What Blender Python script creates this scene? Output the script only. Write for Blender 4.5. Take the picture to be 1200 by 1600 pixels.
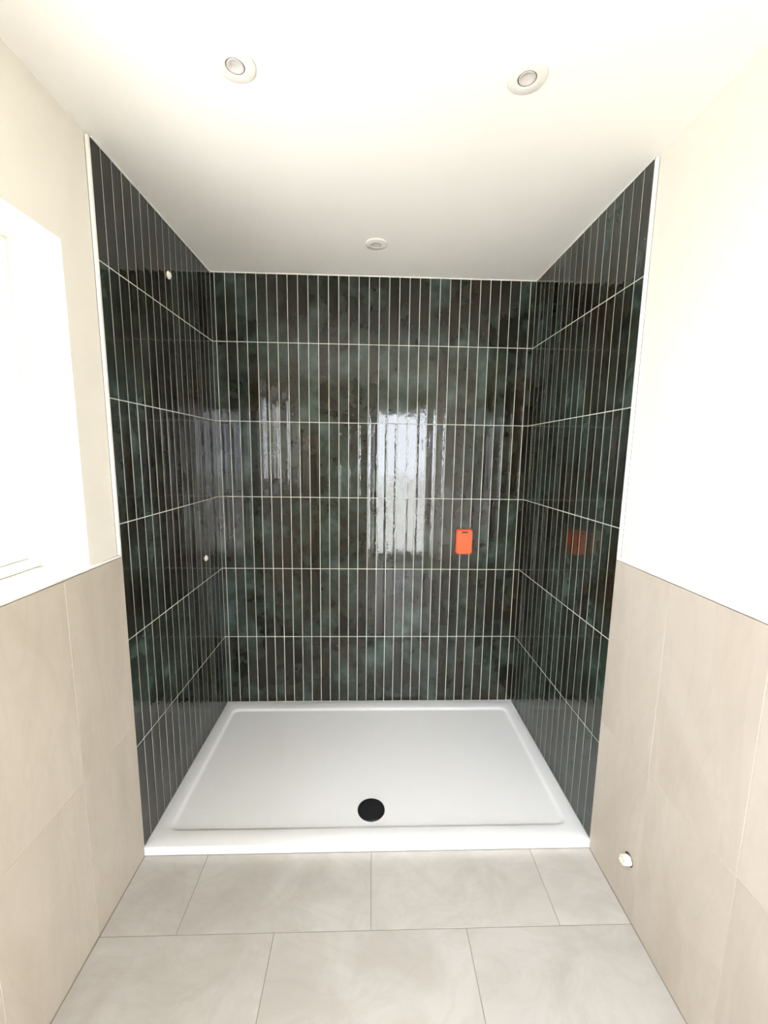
import bpy, bmesh, math, random
from mathutils import Matrix, Vector

scene = bpy.context.scene
for o in list(bpy.data.objects):
    bpy.data.objects.remove(o, do_unlink=True)
C = scene.collection
random.seed(7)
R90 = math.pi / 2

# ------------------------------------------------------------------ dimensions (metres)
HW = 0.85            # half width between the tiled faces
D = 0.908            # depth of the shower recess (face of back tiles)
H = 2.42             # ceiling
TRAY = 0.0356        # top of the shower tray
ROW0, ROWP = 2.0794, 0.40913     # highest horizontal joint, pitch of the tile rows
DADO = 1.148         # top of the stone wall tiles
PL = 0.858           # plaster face
YR = -2.5            # rear wall, behind the camera
WY0, WY1, WZ1 = -1.36, -0.141, 2.066   # window opening in the left wall

# ------------------------------------------------------------------ camera
cam_d = bpy.data.cameras.new('camera')
cam = bpy.data.objects.new('camera', cam_d)
C.objects.link(cam)
cam_d.sensor_fit = 'VERTICAL'
cam_d.sensor_height = 36.0
cam_d.sensor_width = 27.0
cam_d.lens = 636.37 * 36.0 / 1600.0
cam_d.clip_start = 0.02
rt = Vector((0.999387, -0.0320295, 0.0141319))
fw = Vector((0.0336956, 0.9895659, -0.1400857))
up = Vector((-0.0094976, 0.140476, 0.9900385))
m = Matrix((rt, up, -fw)).transposed().to_4x4()
m.translation = Vector((-0.0153, -1.3597, 1.5038))
cam.matrix_world = m
scene.camera = cam

# ------------------------------------------------------------------ sky and exposure
w = bpy.data.worlds.new('overcast_sky')
scene.world = w
w.use_nodes = True
bg = w.node_tree.nodes['Background']
bg.inputs['Color'].default_value = (0.95, 0.97, 1.07, 1)
bg.inputs['Strength'].default_value = 17.0
vs = scene.view_settings
vs.view_transform = 'Standard'
vs.look = 'None'
vs.gamma = 1.0
vs.use_curve_mapping = False
vs.exposure = 0.42
# unseen sunlight added from beyond the shower end, bounced off the paving onto the ceiling, never enters the room directly
sun_d = bpy.data.lights.new('bounce_sun', 'SUN')
sun_d.energy = 24.0
sun_d.angle = math.radians(0.6)
sun_d.color = (1.0, 0.97, 0.92)
bounce_sun = bpy.data.objects.new('bounce_sun', sun_d)
bounce_sun.rotation_euler = Vector((-0.45, -0.45, -1.0)).to_track_quat('-Z', 'Y').to_euler()
bounce_sun.location = (6, 6, 12)
C.objects.link(bounce_sun)


# ------------------------------------------------------------------ material helpers
def lin(r, g, b):
    f = lambda c: (c / 255 / 12.92) if c <= 10 else ((c / 255 + 0.055) / 1.055) ** 2.4
    return (f(r), f(g), f(b), 1)


def new_mat(name, color=(0.8, 0.8, 0.8, 1), rough=0.5, spec=0.5):
    mt = bpy.data.materials.new(name)
    mt.use_nodes = True
    p = mt.node_tree.nodes['Principled BSDF']
    p.inputs['Base Color'].default_value = color
    p.inputs['Roughness'].default_value = rough
    p.inputs['Specular IOR Level'].default_value = spec
    return mt, mt.node_tree.nodes, mt.node_tree.links, p


def math_node(n, l, op, a, b=None, c=None, clamp=False):
    x = n.new('ShaderNodeMath')
    x.operation = op
    x.use_clamp = clamp
    for i, v in enumerate((a, b, c)):
        if v is None:
            continue
        if isinstance(v, (int, float)):
            x.inputs[i].default_value = v
        else:
            l.new(v, x.inputs[i])
    return x.outputs[0]


def noise(n, l, vec, scale, detail=3, rough=0.5, dist=0.0):
    x = n.new('ShaderNodeTexNoise')
    x.inputs['Scale'].default_value = scale
    x.inputs['Detail'].default_value = detail
    x.inputs['Roughness'].default_value = rough
    x.inputs['Distortion'].default_value = dist
    l.new(vec, x.inputs['Vector'])
    return x.outputs['Fac']


def ramp(n, l, fac, stops):
    x = n.new('ShaderNodeValToRGB')
    e = x.color_ramp.elements
    while len(e) < len(stops):
        e.new(0.5)
    for i, (p, c) in enumerate(stops):
        e[i].position = p
        e[i].color = c
    l.new(fac, x.inputs['Fac'])
    return x.outputs['Color']


def mix(n, l, fac, a, b, blend='MIX'):
    x = n.new('ShaderNodeMix')
    x.data_type = 'RGBA'
    x.blend_type = blend
    for sock, v in ((x.inputs['Factor'], fac), (x.inputs['A'], a), (x.inputs['B'], b)):
        if isinstance(v, (int, float, tuple)):
            sock.default_value = v
        else:
            l.new(v, sock)
    return x.outputs['Result']


def bump(n, l, p, height, dist, strength=1.0):
    b = n.new('ShaderNodeBump')
    b.inputs['Strength'].default_value = strength
    b.inputs['Distance'].default_value = dist
    l.new(height, b.inputs['Height'])
    l.new(b.outputs['Normal'], p.inputs['Normal'])


def vscale(n, l, v, s):
    x = n.new('ShaderNodeVectorMath')
    x.operation = 'MULTIPLY'
    l.new(v, x.inputs[0])
    x.inputs[1].default_value = s
    return x.outputs[0]


def rand_offset(n, l, amount):
    """world position shifted by each object's own random number"""
    g = n.new('ShaderNodeNewGeometry')
    oi = n.new('ShaderNodeObjectInfo')
    v = n.new('ShaderNodeVectorMath')
    v.operation = 'ADD'
    l.new(g.outputs['Position'], v.inputs[0])
    l.new(math_node(n, l, 'MULTIPLY', oi.outputs['Random'], amount), v.inputs[1])
    return v.outputs[0], g.outputs['Position'], oi.outputs['Random']


def mat_glazed():
    mt, n, l, p = new_mat('dark_green_glaze', rough=0.06, spec=0.5)
    shifted, pos, rnd = rand_offset(n, l, 41.0)
    big = noise(n, l, pos, 4.2, 5, 0.62, 0.3)
    own = noise(n, l, shifted, 9.0, 6, 0.68, 0.2)
    fac = math_node(n, l, 'ADD', math_node(n, l, 'MULTIPLY', big, 0.62), math_node(n, l, 'MULTIPLY', own, 0.38))
    fac = math_node(n, l, 'ADD', fac, math_node(n, l, 'MULTIPLY', math_node(n, l, 'SUBTRACT', rnd, 0.5), 0.10))
    col = ramp(n, l, fac, [(0.34, (0.004, 0.003, 0.0015, 1)), (0.45, (0.010, 0.011, 0.006, 1)),
                           (0.54, (0.020, 0.030, 0.021, 1)), (0.68, (0.055, 0.085, 0.070, 1))])
    brown = noise(n, l, pos, 2.6, 3, 0.6, 0.4)
    own2 = noise(n, l, shifted, 3.0, 2, 0.5)
    bf = math_node(n, l, 'ADD', math_node(n, l, 'MULTIPLY', brown, 0.5), math_node(n, l, 'MULTIPLY', own2, 0.5))
    bf = math_node(n, l, 'MULTIPLY', math_node(n, l, 'SUBTRACT', bf, 0.46), 5.0, clamp=True)
    col = mix(n, l, math_node(n, l, 'MULTIPLY', bf, 0.6), col, (0.022, 0.012, 0.005, 1))
    l.new(col, p.inputs['Base Color'])
    # hammered relief: strong along the long edges, calm in the middle of some tiles
    tc = n.new('ShaderNodeTexCoord')
    sx = n.new('ShaderNodeSeparateXYZ')
    l.new(tc.outputs['Object'], sx.inputs[0])
    edge = n.new('ShaderNodeMapRange')
    edge.interpolation_type = 'SMOOTHSTEP'
    edge.inputs['From Min'].default_value = 0.010
    edge.inputs['From Max'].default_value = 0.024
    edge.inputs['To Min'].default_value = 0.16
    edge.inputs['To Max'].default_value = 1.0
    l.new(math_node(n, l, 'ABSOLUTE', sx.outputs[0]), edge.inputs['Value'])
    r2 = math_node(n, l, 'FRACT', math_node(n, l, 'MULTIPLY', rnd, 17.3))
    amp = math_node(n, l, 'MULTIPLY', edge.outputs[0], math_node(n, l, 'ADD', math_node(n, l, 'MULTIPLY', r2, 0.9), 0.35))
    rel = noise(n, l, vscale(n, l, shifted, (1, 1, 0.75)), 72, 1.5, 0.5, 0.4)
    swell = noise(n, l, shifted, 14, 0, 0.5)
    hgt = math_node(n, l, 'ADD', math_node(n, l, 'MULTIPLY', rel, amp), math_node(n, l, 'MULTIPLY', swell, 0.6))
    bump(n, l, p, hgt, 0.0009)
    return mt


def mat_stone(name, a, b, rough, vein=0.5):
    mt, n, l, p = new_mat(name, rough=rough, spec=0.45)
    shifted, pos, rnd = rand_offset(n, l, 29.0)
    v = noise(n, l, vscale(n, l, shifted, (2.2, 2.2, 0.9)), 2.2, 5, 0.6, 0.8)
    col = ramp(n, l, v, [(0.35, a), (0.62, b)])
    thin = noise(n, l, vscale(n, l, shifted, (1.5, 3.2, 0.8)), 1.7, 5, 0.55, 1.6)
    band = math_node(n, l, 'ABSOLUTE', math_node(n, l, 'SUBTRACT', thin, 0.5))
    band = math_node(n, l, 'SUBTRACT', 1.0, math_node(n, l, 'MULTIPLY', band, 22.0), clamp=True)
    col = mix(n, l, math_node(n, l, 'MULTIPLY', band, 0.22 * vein), col, tuple(c * 0.72 for c in a[:3]) + (1,))
    tone = math_node(n, l, 'ADD', math_node(n, l, 'MULTIPLY', rnd, 0.07), 0.965)
    tv = n.new('ShaderNodeCombineColor')
    for i in range(3):
        l.new(tone, tv.inputs[i])
    col = mix(n, l, 1.0, col, tv.outputs[0], 'MULTIPLY')
    l.new(col, p.inputs['Base Color'])
    bump(n, l, p, noise(n, l, shifted, 160, 3, 0.6), 0.00025)
    return mt


def mat_paint(name, color, rough=0.75, amount=0.03, scale=3.0):
    mt, n, l, p = new_mat(name, color, rough, 0.25)
    g = n.new('ShaderNodeNewGeometry')
    v = noise(n, l, g.outputs['Position'], scale, 4, 0.6)
    d = tuple(c * (1 - amount) for c in color[:3]) + (1,)
    l.new(ramp(n, l, v, [(0.35, d), (0.65, color)]), p.inputs['Base Color'])
    bump(n, l, p, noise(n, l, g.outputs['Position'], 60, 3, 0.6), 0.0004)
    return mt


def mat_glass(name, tint):
    mt = bpy.data.materials.new(name)
    mt.use_nodes = True
    n, l = mt.node_tree.nodes, mt.node_tree.links
    n.remove(n['Principled BSDF'])
    t = n.new('ShaderNodeBsdfTransparent')
    t.inputs['Color'].default_value = tint
    g = n.new('ShaderNodeBsdfGlossy')
    g.inputs['Roughness'].default_value = 0.02
    f = n.new('ShaderNodeFresnel')
    f.inputs['IOR'].default_value = 1.45
    x = n.new('ShaderNodeMixShader')
    # the sheet does not bend rays, so only its outer faces reflect
    ge = n.new('ShaderNodeNewGeometry')
    front = math_node(n, l, 'SUBTRACT', 1.0, ge.outputs['Backfacing'])
    l.new(math_node(n, l, 'MULTIPLY', f.outputs[0], front), x.inputs[0])
    l.new(t.outputs[0], x.inputs[1])
    l.new(g.outputs[0], x.inputs[2])
    l.new(x.outputs[0], n['Material Output'].inputs['Surface'])
    return mt


M = {
    'glaze': mat_glazed(),
    'grout': mat_paint('pale_grout', lin(204, 205, 192), 0.85, 0.10, 9),
    'stone_grout': mat_paint('beige_grout', lin(204, 194, 178), 0.85, 0.05, 9),
    'wall_stone': mat_stone('pale_stone_wall', lin(184, 173, 157), lin(194, 184, 169), 0.42, 0.5),
    'floor_stone': mat_stone('grey_stone_floor', lin(184, 179, 170), lin(197, 193, 186), 0.34, 0.6),
    'floor_grout': mat_paint('grey_grout', lin(150, 145, 130), 0.9, 0.1, 9),
    'plaster': mat_paint('cream_plaster', lin(232, 226, 213), 0.8, 0.03, 2.5),
    'ceiling': mat_paint('white_ceiling_paint', lin(242, 238, 230), 0.8, 0.02, 2.0),
    'pvc': new_mat('white_pvc', lin(240, 238, 230), 0.35)[0],
    'bead': mat_paint('white_sealant', lin(240, 238, 230), 0.5, 0.06, 30),
    'acrylic': mat_paint('white_tray_resin', lin(242, 242, 240), 0.3, 0.015, 2),
    'black': new_mat('black_plastic', (0.006, 0.007, 0.009, 1), 0.45)[0],
    'dark': new_mat('dark_gap', (0.010, 0.008, 0.007, 1), 0.8)[0],
    'bezel': new_mat('white_enamel', lin(228, 224, 215), 0.4)[0],
    'lens': mat_paint('frosted_lens', lin(205, 200, 194), 0.25, 0.08, 70),
    'ring': new_mat('grey_metal_ring', (0.10, 0.095, 0.09, 1), 0.35)[0],
    'orange': mat_paint('orange_plastic', (0.90, 0.135, 0.045, 1), 0.4, 0.06, 40),
    'orange_dark': new_mat('orange_plastic_base', (0.42, 0.045, 0.016, 1), 0.3)[0],
    'plug': new_mat('white_plug_plastic', lin(240, 236, 225), 0.4)[0],
    'tape': mat_paint('white_pipe_plastic', lin(240, 235, 220), 0.55, 0.15, 60),
    'joint': mat_paint('mottled_grey_joint', lin(118, 110, 98), 0.9, 0.35, 14),
    'glass': mat_glass('tinted_window_glass', (0.81, 0.82, 0.82, 1)),
    'door_glass': mat_glass('clear_door_glass', (0.98, 0.99, 0.985, 1)),
    'paving': mat_paint('outdoor_paving', lin(200, 198, 193), 0.9, 0.1, 1.5),
}
# brushed, slightly wavy black cover
_n, _l = M['black'].node_tree.nodes, M['black'].node_tree.links
_tc = _n.new('ShaderNodeTexCoord')
bump(_n, _l, _n['Principled BSDF'], noise(_n, _l, _tc.outputs['Object'], 90, 2, 0.5), 0.0006)


# ------------------------------------------------------------------ mesh helpers
def mesh_obj(name, bm, mats, parent=None, smooth=False):
    me = bpy.data.meshes.new(name)
    bmesh.ops.recalc_face_normals(bm, faces=bm.faces)
    bm.to_mesh(me)
    bm.free()
    for k in (mats if isinstance(mats, (list, tuple)) else [mats]):
        me.materials.append(M[k])
    if smooth:
        for f in me.polygons:
            f.use_smooth = True
    o = bpy.data.objects.new(name, me)
    C.objects.link(o)
    o.parent = parent
    return o


def tag(o, label=None, cat=None, group=None, kind=None):
    for k, v in (('label', label), ('category', cat), ('group', group), ('kind', kind)):
        if v:
            o[k] = v
    return o


def box(bm, x0, x1, y0, y1, z0, z1, mi=0, bev=0.0, seg=2):
    b2 = bmesh.new()
    r = bmesh.ops.create_cube(b2, size=1)
    for v in r['verts']:
        v.co = Vector(((x0 + x1) / 2 + v.co.x * (x1 - x0), (y0 + y1) / 2 + v.co.y * (y1 - y0), (z0 + z1) / 2 + v.co.z * (z1 - z0)))
    if bev:
        bmesh.ops.bevel(b2, geom=b2.edges[:], offset=bev, segments=seg, affect='EDGES', profile=0.5)
    for f in b2.faces:
        f.material_index = mi
    t = bpy.data.meshes.new('tmp')
    b2.to_mesh(t)
    b2.free()
    bm.from_mesh(t)
    bpy.data.meshes.remove(t)


def lathe(bm, prof, seg=48, mi=0):
    """profile of (radius, height) turned about the local z axis"""
    rings = []
    for r, z in prof:
        if r < 1e-6:
            rings.append([bm.verts.new((0, 0, z))])
        else:
            rings.append([bm.verts.new((r * math.cos(2 * math.pi * k / seg), r * math.sin(2 * math.pi * k / seg), z)) for k in range(seg)])
    for a, b in zip(rings, rings[1:]):
        for k in range(seg):
            j = (k + 1) % seg
            q = [a[0]] if len(a) == 1 else [a[k], a[j]]
            q += [b[0]] if len(b) == 1 else [b[j], b[k]]
            if len(q) > 2:
                f = bm.faces.new(q)
                f.material_index = mi


_tiles = {}


def tile_mesh(wd, ht, th, bev, mat):
    key = (round(wd, 4), round(ht, 4), th, bev, mat)
    if key in _tiles:
        return _tiles[key]
    x, z = wd / 2, ht / 2
    b = min(bev, wd * 0.3)
    vs_, fs = [], []
    for (ix, y) in ((0, th), (0, b), (b * 0.35, b * 0.3), (b, 0)):
        vs_ += [(-x + ix, y, -z + ix), (x - ix, y, -z + ix), (x - ix, y, z - ix), (-x + ix, y, z - ix)]
    for k in range(3):
        for j in range(4):
            i = (j + 1) % 4
            fs.append((k * 4 + j, k * 4 + i, k * 4 + 4 + i, k * 4 + 4 + j))
    fs.append((12, 13, 14, 15))
    me = bpy.data.meshes.new('tile')
    me.from_pydata(vs_, [], fs)
    me.materials.append(M[mat])
    me.update()
    _tiles[key] = me
    return me


def put_tile(name, me, loc, rot, parent, tilt=0.0):
    o = bpy.data.objects.new(name, me)
    o.location = loc
    e = Matrix.Rotation(0, 4, 'Z')
    if tilt:
        e = Matrix.Rotation(random.uniform(-tilt, tilt) * 0.4, 4, 'X') @ Matrix.Rotation(random.uniform(-tilt, tilt) * 2, 4, 'Z')
    o.rotation_euler = (rot.to_matrix().to_4x4() @ e).to_euler()
    C.objects.link(o)
    o.parent = parent
    return o


from mathutils import Euler
FACE_BACK, FACE_LEFT, FACE_RIGHT, FACE_FLOOR = Euler((0, 0, 0)), Euler((0, 0, R90)), Euler((0, 0, -R90)), Euler((-R90, 0, 0))

# ------------------------------------------------------------------ the shell
GR = 0.0009          # joints sit this far behind the glazed faces
JW = 0.0031          # joint width

bm = bmesh.new()
box(bm, -1.12, 1.12, D + GR, D + 0.15, -0.1, H + 0.1)
wall_back = tag(mesh_obj('wall_back', bm, 'grout'), 'back wall of the shower recess clad in narrow dark green glazed tiles', 'wall', kind='structure')

bm = bmesh.new()
box(bm, -1.12, -(HW + GR), 0.006, D + GR, -0.1, H + 0.1, 0)                     # behind the glazed tiles
box(bm, -1.12, -(HW + 0.0007), YR, 0.006, -0.1, DADO - 0.001, 1)                 # behind the stone tiles
for (y0, y1, z0, z1) in ((WY1, -0.0072, 1.156, H + 0.1), (WY0, WY1, WZ1, H + 0.1), (YR, WY0, 1.156, H + 0.1)):
    box(bm, -1.12, -PL, y0, y1, z0, z1, 2)                                     # plaster around the window
box(bm, -1.12, -(PL + 0.010), -0.006, 0.006, DADO - 0.001, H + 0.1, 2)
for (y0, y1) in ((WY1, -0.006), (YR, WY0)):
    box(bm, -1.12, -(PL + 0.012), y0, y1, DADO - 0.001, 1.156, 2)
wall_left = tag(mesh_obj('wall_left', bm, ['grout', 'stone_grout', 'plaster']), 'left wall with window opening, pale stone tiles below and dark tiles inside the shower', 'wall', kind='structure')

bm = bmesh.new()
box(bm, HW + GR, 1.12, 0.006, D + GR, -0.1, H + 0.1, 0)
box(bm, HW + 0.0007, 1.12, YR, 0.006, -0.1, DADO - 0.001, 1)
box(bm, PL, 1.12, YR, -0.0072, 1.156, H + 0.1, 2)
box(bm, PL + 0.010, 1.12, -0.006, 0.006, DADO - 0.001, H + 0.1, 2)
box(bm, PL + 0.012, 1.12, YR, -0.006, DADO - 0.001, 1.156, 2)
wall_right = tag(mesh_obj('wall_right', bm, ['grout', 'stone_grout', 'plaster']), 'right wall, plain cream plaster above pale stone tiles, dark tiles inside the shower', 'wall', kind='structure')

DX0, DX1, DZ1 = -0.02, 0.86, 2.17
bm = bmesh.new()
box(bm, -1.12, DX0, YR - 0.12, YR, -0.1, H + 0.1)
box(bm, DX1, 1.12, YR - 0.12, YR, -0.1, H + 0.1)
box(bm, DX0, DX1, YR - 0.12, YR, DZ1, H + 0.1)
tag(mesh_obj('wall_rear', bm, 'plaster'), 'plain cream wall behind the camera with a glazed door', 'wall', kind='structure')

bm = bmesh.new()
box(bm, -HW - 0.2, HW + 0.2, YR - 0.12, D + 0.1, H, H + 0.1)
tag(mesh_obj('ceiling', bm, 'ceiling'), 'flat white painted ceiling with three recessed downlights', 'ceiling', kind='structure')

bm = bmesh.new()
box(bm, -HW - 0.2, HW + 0.2, YR - 0.12, D + 0.1, -0.1, -0.0012)
floor = tag(mesh_obj('floor', bm, 'floor_grout'), 'floor of large pale grey stone tiles in a staggered layout', 'floor', kind='structure')

bm = bmesh.new()
box(bm, -25, 25, -28, 12, -0.40, -0.25)
tag(mesh_obj('ground', bm, 'paving'), 'pale outdoor paving around the house outside the window', 'ground', kind='structure')

# ------------------------------------------------------------------ glazed tiles
TH = 0.008
rows = [(ROW0, H)] + [(ROW0 - ROWP * (k + 1), ROW0 - ROWP * k) for k in range(4)] + [(TRAY - 0.001, ROW0 - 4 * ROWP)]


def glazed(cuts, place, parent, rot):
    for z0, z1 in rows:
        a = z0 + JW / 2
        b = z1 - (0.001 if z1 == H else JW / 2)
        for c0, c1 in zip(cuts, cuts[1:]):
            l0, l1 = c0 + JW / 2, c1 - JW / 2
            put_tile('tile', tile_mesh(l1 - l0, b - a, TH, 0.0010, 'glaze'), place((l0 + l1) / 2, (a + b) / 2), rot, parent, 0.0035)


x0, px = -0.8292, (0.8204 + 0.8292) / 31
back_cuts = [-HW - JW / 2] + [x0 + px * k for k in range(32)] + [HW + JW / 2]
glazed(back_cuts, lambda c, z: (c, D, z), wall_back, FACE_BACK)
side_cuts = [0.0068 - JW / 2] + [0.0545 + 0.05295 * k for k in range(16)] + [D - 0.0005]
glazed(side_cuts, lambda c, z: (-HW, c, z), wall_left, FACE_LEFT)
glazed(side_cuts, lambda c, z: (HW, c, z), wall_right, FACE_RIGHT)

# ------------------------------------------------------------------ stone wall tiles
ys = [0.0058, -0.257, -0.562]
while ys[-1] > YR:
    ys.append(max(YR, ys[-1] - 0.305))
for parent, sx, rot in ((wall_left, -1, FACE_LEFT), (wall_right, 1, FACE_RIGHT)):
    for z0, z1 in ((0.0015, 0.5345), (0.5365, DADO)):
        for a, b in zip(ys, ys[1:]):
            g = 0.001
            put_tile('stone_tile', tile_mesh(a - b - 2 * g, z1 - z0, 0.009, 0.0007, 'wall_stone'), (sx * HW, (a + b) / 2, (z0 + z1) / 2), rot, parent, 0.0008)

# ------------------------------------------------------------------ floor tiles
fy = [0.03, -0.260, -0.566]
while fy[-1] > YR:
    fy.append(max(YR, fy[-1] - 0.306))
for r, (a, b) in enumerate(zip(fy, fy[1:])):
    xs = [-HW + 0.003, -0.613, 0.0, 0.613, HW - 0.003] if r % 2 == 0 else [-HW + 0.003, -0.3065, 0.3065, HW - 0.003]
    for c0, c1 in zip(xs, xs[1:]):
        g = 0.0012
        if a == 0.03:
            a = -0.0005
        put_tile('floor_tile', tile_mesh(c1 - c0 - 2 * g, a - b - 2 * g, 0.009, 0.0006, 'floor_stone'), ((c0 + c1) / 2, (a + b) / 2, 0.0), FACE_FLOOR, floor)

# ------------------------------------------------------------------ trims
k = 1
for s, side in ((-1, 'left'), (1, 'right')):
    bm = bmesh.new()
    xa, xb = sorted((s * (HW - 0.0006), s * (PL + 0.009)))
    box(bm, xa, xb, -0.0045, 0.0062, 1.1582, H - 0.004, bev=0.0015)
    tr = tag(mesh_obj('trim_%d' % k, bm, 'pvc'), 'white vertical edge strip where the dark tiles end on the %s wall' % side, 'trim', kind='structure')
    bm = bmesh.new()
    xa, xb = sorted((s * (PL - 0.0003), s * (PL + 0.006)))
    box(bm, xa, xb, -0.0070, -0.0047, 1.1595, H - 0.006)  # dark grey strip filling the gap between trim and plaster
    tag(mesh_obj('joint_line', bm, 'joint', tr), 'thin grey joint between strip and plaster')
    k += 1
for s, side in ((-1, 'left wall under the window'), (1, 'right wall')):
    bm = bmesh.new()
    xa, xb = sorted((s * (HW - 0.0006), s * (PL + 0.011)))
    box(bm, xa, xb, YR + 0.001, 0.0055, DADO + 0.0024, 1.1575, bev=0.0012)
    tag(mesh_obj('trim_%d' % k, bm, 'pvc'), 'thin white capping strip along the stone tiles of the %s' % side, 'trim', kind='structure')
    k += 1
for (x0_, x1_, y0_, y1_, where) in ((-HW, HW, D - 0.006, D, 'dark back wall'), (-HW, -HW + 0.006, 0.0068, D - 0.006, 'dark tiles on the left'), (HW - 0.006, HW, 0.0068, D - 0.006, 'dark tiles on the right')):
    bm = bmesh.new()
    box(bm, x0_, x1_, y0_, y1_, H - 0.005, H, bev=0.002)
    tag(mesh_obj('trim_%d' % k, bm, 'bead'), 'white sealant bead between ceiling and %s' % where, 'trim', kind='structure')
    k += 1

# ------------------------------------------------------------------ window in the left wall
win = tag(bpy.data.objects.new('window_1', None), 'bright overexposed window set deep in the left wall above the stone tiles', 'window', kind='structure')
win.location = (-1.08, (WY0 + WY1) / 2, 1.157)
C.objects.link(win)


def wpart(name, bm, mat, parent=win):
    o = mesh_obj(name, bm, mat, parent)
    o.matrix_parent_inverse = Matrix.Translation(-win.location)
    return o


bm = bmesh.new()
box(bm, -1.12, -(PL + 0.0115), WY0, WY1, DADO - 0.001, 1.1568)
wpart('sill', bm, 'pvc')
bm = bmesh.new()
fx0, fx1, fz0 = -1.060, -1.000, 1.158
for (y0, y1, z0, z1) in ((WY0, WY0 + 0.03, fz0, WZ1), (WY1 - 0.03, WY1, fz0, WZ1), (WY0 + 0.03, WY1 - 0.03, fz0, fz0 + 0.03), (WY0 + 0.03, WY1 - 0.03, WZ1 - 0.03, WZ1)):
    box(bm, fx0, fx1, y0, y1, z0, z1, bev=0.004)
wpart('window_frame', bm, 'pvc')
bm = bmesh.new()
a0, a1, b0, b1 = WY0 + 0.031, WY1 - 0.031, fz0 + 0.031, WZ1 - 0.031
for (y0, y1, z0, z1) in ((a0, a0 + 0.04, b0, b1), (a1 - 0.04, a1, b0, b1), (a0 + 0.04, a1 - 0.04, b0, b0 + 0.04), (a0 + 0.04, a1 - 0.04, b1 - 0.04, b1)):
    box(bm, -1.045, -1.006, y0, y1, z0, z1, bev=0.005)
wpart('sash', bm, 'pvc')
bm = bmesh.new()
box(bm, -1.020, -1.014, a0 + 0.035, a1 - 0.035, b0 + 0.035, b1 - 0.035)
wpart('pane', bm, 'glass')

# ------------------------------------------------------------------ glazed door behind the camera
door = tag(bpy.data.objects.new('door_1', None), 'white framed glazed door in the wall behind the camera', 'door', kind='structure')
door.location = ((DX0 + DX1) / 2, YR - 0.06, 0)
C.objects.link(door)


def dpart(name, bm, mat):
    o = mesh_obj(name, bm, mat, door)
    o.matrix_parent_inverse = Matrix.Translation(-door.location)
    return o


yd0, yd1 = YR - 0.085, YR - 0.04
bm = bmesh.new()
for (xa, xb, z0, z1) in ((DX0, DX0 + 0.04, 0, DZ1), (DX1 - 0.04, DX1, 0, DZ1), (DX0 + 0.04, DX1 - 0.04, DZ1 - 0.04, DZ1)):
    box(bm, xa, xb, YR - 0.10, YR - 0.02, z0, z1, bev=0.004)
dpart('door_frame', bm, 'pvc')
bm = bmesh.new()
p0, p1 = DX0 + 0.043, DX1 - 0.043
for (xa, xb, z0, z1) in ((p0, p0 + 0.06, 0.006, DZ1 - 0.043), (p1 - 0.06, p1, 0.006, DZ1 - 0.043), (p0 + 0.06, p1 - 0.06, 0.006, 0.12), (p0 + 0.06, p1 - 0.06, DZ1 - 0.11, DZ1 - 0.043)):
    box(bm, xa, xb, yd0, yd1, z0, z1, bev=0.004)
dpart('door_leaf', bm, 'pvc')
bm = bmesh.new()
box(bm, p0 + 0.055, p1 - 0.055, YR - 0.066, YR - 0.060, 0.115, DZ1 - 0.105)
dpart('pane', bm, 'door_glass')
bm = bmesh.new()
box(bm, p0 + 0.015, p0 + 0.045, yd1 - 0.001, yd1 + 0.01, 0.95, 1.15, bev=0.003)
box(bm, p0 + 0.02, p0 + 0.14, yd1 + 0.03, yd1 + 0.045, 1.06, 1.08, bev=0.005)
box(bm, p0 + 0.02, p0 + 0.038, yd1 + 0.005, yd1 + 0.04, 1.06, 1.08, bev=0.004)
dpart('door_handle', bm, 'bezel')

# ------------------------------------------------------------------ shower tray


def rrect(x0, x1, y0, y1, r, seg=8):
    out = []
    for cx, cy, a0 in ((x1 - r, y1 - r, 0), (x0 + r, y1 - r, 90), (x0 + r, y0 + r, 180), (x1 - r, y0 + r, 270)):
        for i in range(seg + 1):
            a = math.radians(a0 + 90 * i / seg)
            out.append((cx + r * math.cos(a), cy + r * math.sin(a)))
    return out


bm = bmesh.new()
tx, ty0, ty1 = HW - 0.0005, 0.0, D - 0.0015
dep = 0.0085
loops = [
    (rrect(-tx, tx, ty0, ty1, 0.002), 0.001),
    (rrect(-tx, tx, ty0, ty1, 0.002), TRAY - 0.003),
    (rrect(-tx + 0.001, tx - 0.001, ty0 + 0.001, ty1 - 0.001, 0.002), TRAY - 0.0008),
    (rrect(-tx + 0.003, tx - 0.003, ty0 + 0.003, ty1 - 0.003, 0.002), TRAY),
    (rrect(-0.797, 0.797, 0.064, 0.840, 0.040), TRAY),
    (rrect(-0.794, 0.794, 0.067, 0.837, 0.038), TRAY - 0.0008),
    (rrect(-0.786, 0.786, 0.075, 0.829, 0.034), TRAY - dep * 0.75),
    (rrect(-0.781, 0.781, 0.080, 0.824, 0.031), TRAY - dep * 0.97),
    (rrect(-0.776, 0.776, 0.085, 0.819, 0.028), TRAY - dep),
]
rings = [[bm.verts.new((x, y, z)) for x, y in lp] for lp, z in loops]
for a, b in zip(rings, rings[1:]):
    for i in range(len(a)):
        j = (i + 1) % len(a)
        bm.faces.new((a[i], a[j], b[j], b[i]))
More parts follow.
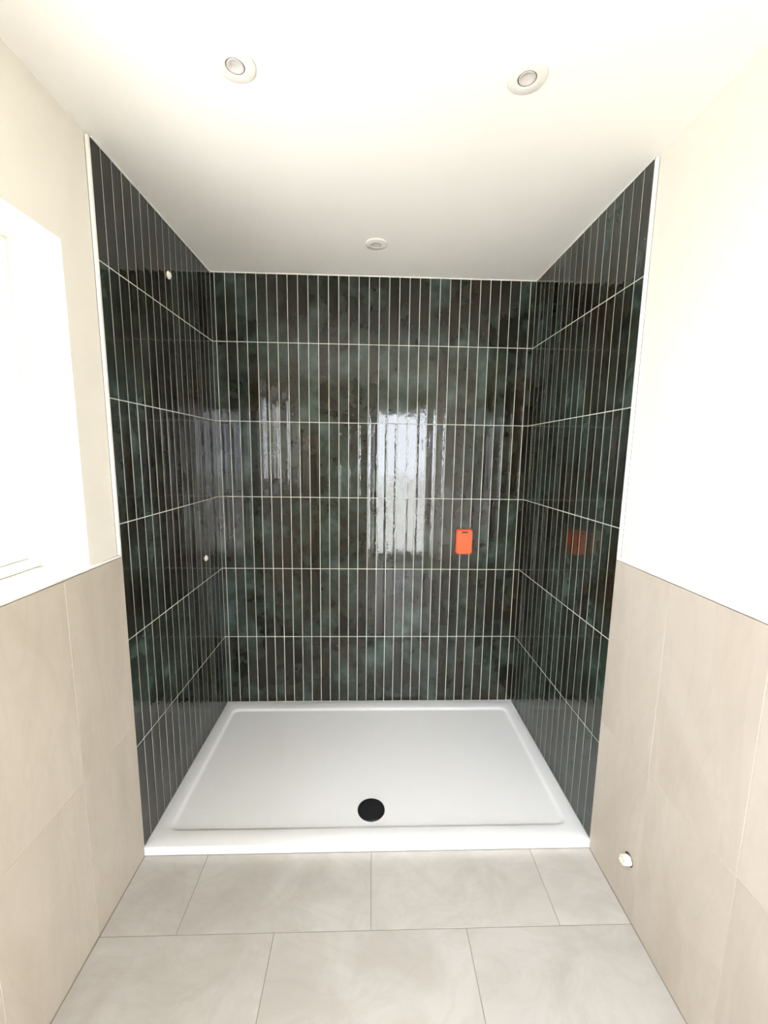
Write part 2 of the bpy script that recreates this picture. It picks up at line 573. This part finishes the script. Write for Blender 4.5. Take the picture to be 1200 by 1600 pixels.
# base falls gently to the waste
DC, DR = (0.0003, 0.1575), 0.060
ring = rings[-1]
prev = ring
for t in (0.35, 0.7, 1.0):
    cur = []
    for v in ring:
        d = Vector((v.co.x - DC[0], v.co.y - DC[1]))
        e = Vector(DC) + d.normalized() * DR
        q = Vector((v.co.x, v.co.y)).lerp(e, t)
        cur.append(bm.verts.new((q.x, q.y, TRAY - dep - 0.003 * t)))
    for i in range(len(ring)):
        j = (i + 1) % len(ring)
        bm.faces.new((prev[i], prev[j], cur[j], cur[i]))
    prev = cur
bm.faces.new(prev[::-1])
bm.faces.new(rings[0][::-1])
tray = mesh_obj('shower_tray', bm, 'acrylic', smooth=True)
tag(tray, 'wide low white shower tray with a shallow recessed base between dark walls', 'shower tray')
md = tray.modifiers.new('edges', 'EDGE_SPLIT')
md.split_angle = math.radians(38)

ZF = TRAY - dep - 0.003
drain = tag(bpy.data.objects.new('drain_cover', None), 'round black drain cover near the front edge of the white tray', 'drain')
drain.location = (DC[0], DC[1], ZF)
C.objects.link(drain)
bm = bmesh.new()
lathe(bm, [(0.0, 0.0062), (0.030, 0.0060), (0.048, 0.0055), (0.0545, 0.0048), (0.0565, 0.0036), (0.0568, 0.0020), (0.0, 0.0020)], 56)
mesh_obj('lid', bm, 'black', drain, smooth=True)
bm = bmesh.new()
lathe(bm, [(0.040, 0.0001), (0.0592, 0.0001), (0.0592, 0.0010), (0.0585, 0.0020), (0.040, 0.0020), (0.040, 0.0001)], 56)
mesh_obj('seat_ring', bm, 'pvc', drain, smooth=True)

# ------------------------------------------------------------------ downlights


def downlight(x, y, label):
    t = tag(bpy.data.objects.new('downlight', None), label, 'downlight', 'recessed ceiling downlights')
    t.location = (x, y, H)
    C.objects.link(t)
    bm = bmesh.new()
    lathe(bm, [(0.0478, 0.0), (0.0480, -0.0022), (0.0468, -0.0040), (0.0440, -0.0050), (0.0260, -0.0066), (0.0235, -0.0064), (0.0225, -0.0050), (0.0222, 0.0), (0.0478, 0.0)], 56)
    mesh_obj('bezel', bm, 'bezel', t, smooth=True)
    bm = bmesh.new()
    lathe(bm, [(0.0221, -0.0002), (0.0221, -0.0046), (0.0212, -0.0050), (0.0205, -0.0044), (0.0203, -0.0002), (0.0221, -0.0002)], 48)
    mesh_obj('inner_ring', bm, 'ring', t, smooth=True)
    bm = bmesh.new()
    lathe(bm, [(0.0202, -0.0002), (0.0202, -0.0052), (0.0185, -0.0058), (0.0150, -0.0040), (0.0080, -0.0026), (0.0, -0.0022)], 48)
    lens = mesh_obj('lens', bm, 'lens', t, smooth=True)
    return t


downlight(-0.3473, -0.2372, 'round white recessed downlight above the floor, on the window side')
downlight(0.3572, -0.2398, 'round white recessed downlight above the floor, on the plain cream wall side')
downlight(0.0001, 0.5790, 'round white recessed downlight over the tray, nearest the dark back wall')

# ------------------------------------------------------------------ orange valve cover on the back wall
oc = tag(bpy.data.objects.new('valve_cover', None), 'small orange plastic box with a dark slot fixed on the dark back wall', 'cover')
oc.location = (0.5190, D, 1.0185)
C.objects.link(oc)


def octo(w_, h_, c):
    return [(-w_ + c, -h_), (w_ - c, -h_), (w_, -h_ + c), (w_, h_ - c), (w_ - c, h_), (-w_ + c, h_), (-w_, h_ - c), (-w_, -h_ + c)]


def stack(bm, layers, cap0=True, cap1=True):
    rr = [[bm.verts.new((x, y, z)) for x, z in pts] for pts, y in layers]
    for a, b in zip(rr, rr[1:]):
        for i in range(len(a)):
            j = (i + 1) % len(a)
            bm.faces.new((a[i], a[j], b[j], b[i]))
    if cap0:
        bm.faces.new(rr[0])
    if cap1:
        bm.faces.new(rr[-1][::-1])


bm = bmesh.new()
rq = lambda w_, h_, r: rrect(-w_, w_, -h_, h_, r, 5)
stack(bm, [(rq(0.0480, 0.0735, 0.013), -0.0002), (rq(0.0480, 0.0735, 0.013), -0.012), (rq(0.0465, 0.0720, 0.012), -0.0138)])
mesh_obj('base', bm, 'orange_dark', oc)
bm = bmesh.new()
stack(bm, [(octo(0.0440, 0.0700, 0.012), -0.0138), (octo(0.0435, 0.0695, 0.012), -0.0235), (octo(0.0412, 0.0672, 0.0115), -0.0258)])
mesh_obj('front_panel', bm, 'orange', oc)
bm = bmesh.new()
box(bm, -0.018, 0.018, -0.0264, -0.0252, 0.0520, 0.0595, bev=0.0005)
for i in range(4):
    box(bm, -0.0155 + 0.009 * i, -0.0115 + 0.009 * i, -0.0268, -0.0260, 0.0540, 0.0585)
tag(mesh_obj('slot', bm, 'dark', oc), 'dark slot near the top')

# ------------------------------------------------------------------ white pipe plugs on the left tiled wall


def plug(y, z, label):
    t = tag(bpy.data.objects.new('pipe_plug', None), label, 'plug', 'white plugs in the left tiled wall')
    t.location = (-HW, y, z)
    t.rotation_euler = (0, R90, 0)
    C.objects.link(t)
    bm = bmesh.new()
    lathe(bm, [(0.0, 0.0), (0.0150, 0.0), (0.0150, 0.0025), (0.0140, 0.0035), (0.0105, 0.0040), (0.0, 0.0040)], 32)
    mesh_obj('flange', bm, 'plug', t, smooth=False)
    bm = bmesh.new()
    lathe(bm, [(0.0102, 0.0038), (0.0102, 0.0080), (0.0092, 0.0090), (0.0060, 0.0090), (0.0055, 0.0070), (0.0, 0.0070)], 32)
    mesh_obj('cap', bm, 'plug', t, smooth=False)


plug(0.453, 2.217, 'small round white plug high on the left dark wall near the ceiling')
plug(0.688, 0.968, 'small round white plug low on the left dark wall near the back corner')

# ------------------------------------------------------------------ capped pipe end low on the right wall
ps = tag(bpy.data.objects.new('pipe_stub', None), 'short white taped pipe end poking out of the right stone wall near floor', 'pipe')
ps.location = (HW, -0.2150, 0.1900)
ps.rotation_euler = (0, -R90, 0)     # local z points into the room
C.objects.link(ps)
bm = bmesh.new()
lathe(bm, [(0.0, 0.0003), (0.0205, 0.0003), (0.0205, 0.0012), (0.0, 0.0014)], 28)
tag(mesh_obj('hole', bm, 'dark', ps), 'dark rim of the hole in the tile')
bm = bmesh.new()
rnd = random.Random(3)
seg = 22
prof = [(0.0155, 0.001), (0.0165, 0.006), (0.0168, 0.012), (0.0160, 0.018), (0.0150, 0.023), (0.0115, 0.026), (0.0100, 0.020), (0.0085, 0.017)]
rr = []
for r, z in prof:
    rr.append([bm.verts.new((r * (1 + rnd.uniform(-0.10, 0.10)) * math.cos(2 * math.pi * i / seg) + 0.0015, r * (1 + rnd.uniform(-0.10, 0.10)) * math.sin(2 * math.pi * i / seg) - 0.002,
                             z + (rnd.uniform(-0.003, 0.004) if z > 0.015 else 0))) for i in range(seg)])
for a, b in zip(rr, rr[1:]):
    for i in range(seg):
        j = (i + 1) % seg
        bm.faces.new((a[i], a[j], b[j], b[i]))
bm.faces.new(rr[-1])
mesh_obj('pipe', bm, 'tape', ps, smooth=True)
bm = bmesh.new()
for i in range(7):
    a = rnd.uniform(0, 6.28)
    cx, cy = 0.009 * math.cos(a), 0.009 * math.sin(a)
    box(bm, cx - 0.004, cx + 0.004, cy - 0.003, cy + 0.003, 0.014, 0.024 + rnd.uniform(0, 0.006), bev=0.0012)
mesh_obj('tape_wad', bm, 'tape', ps, smooth=True)
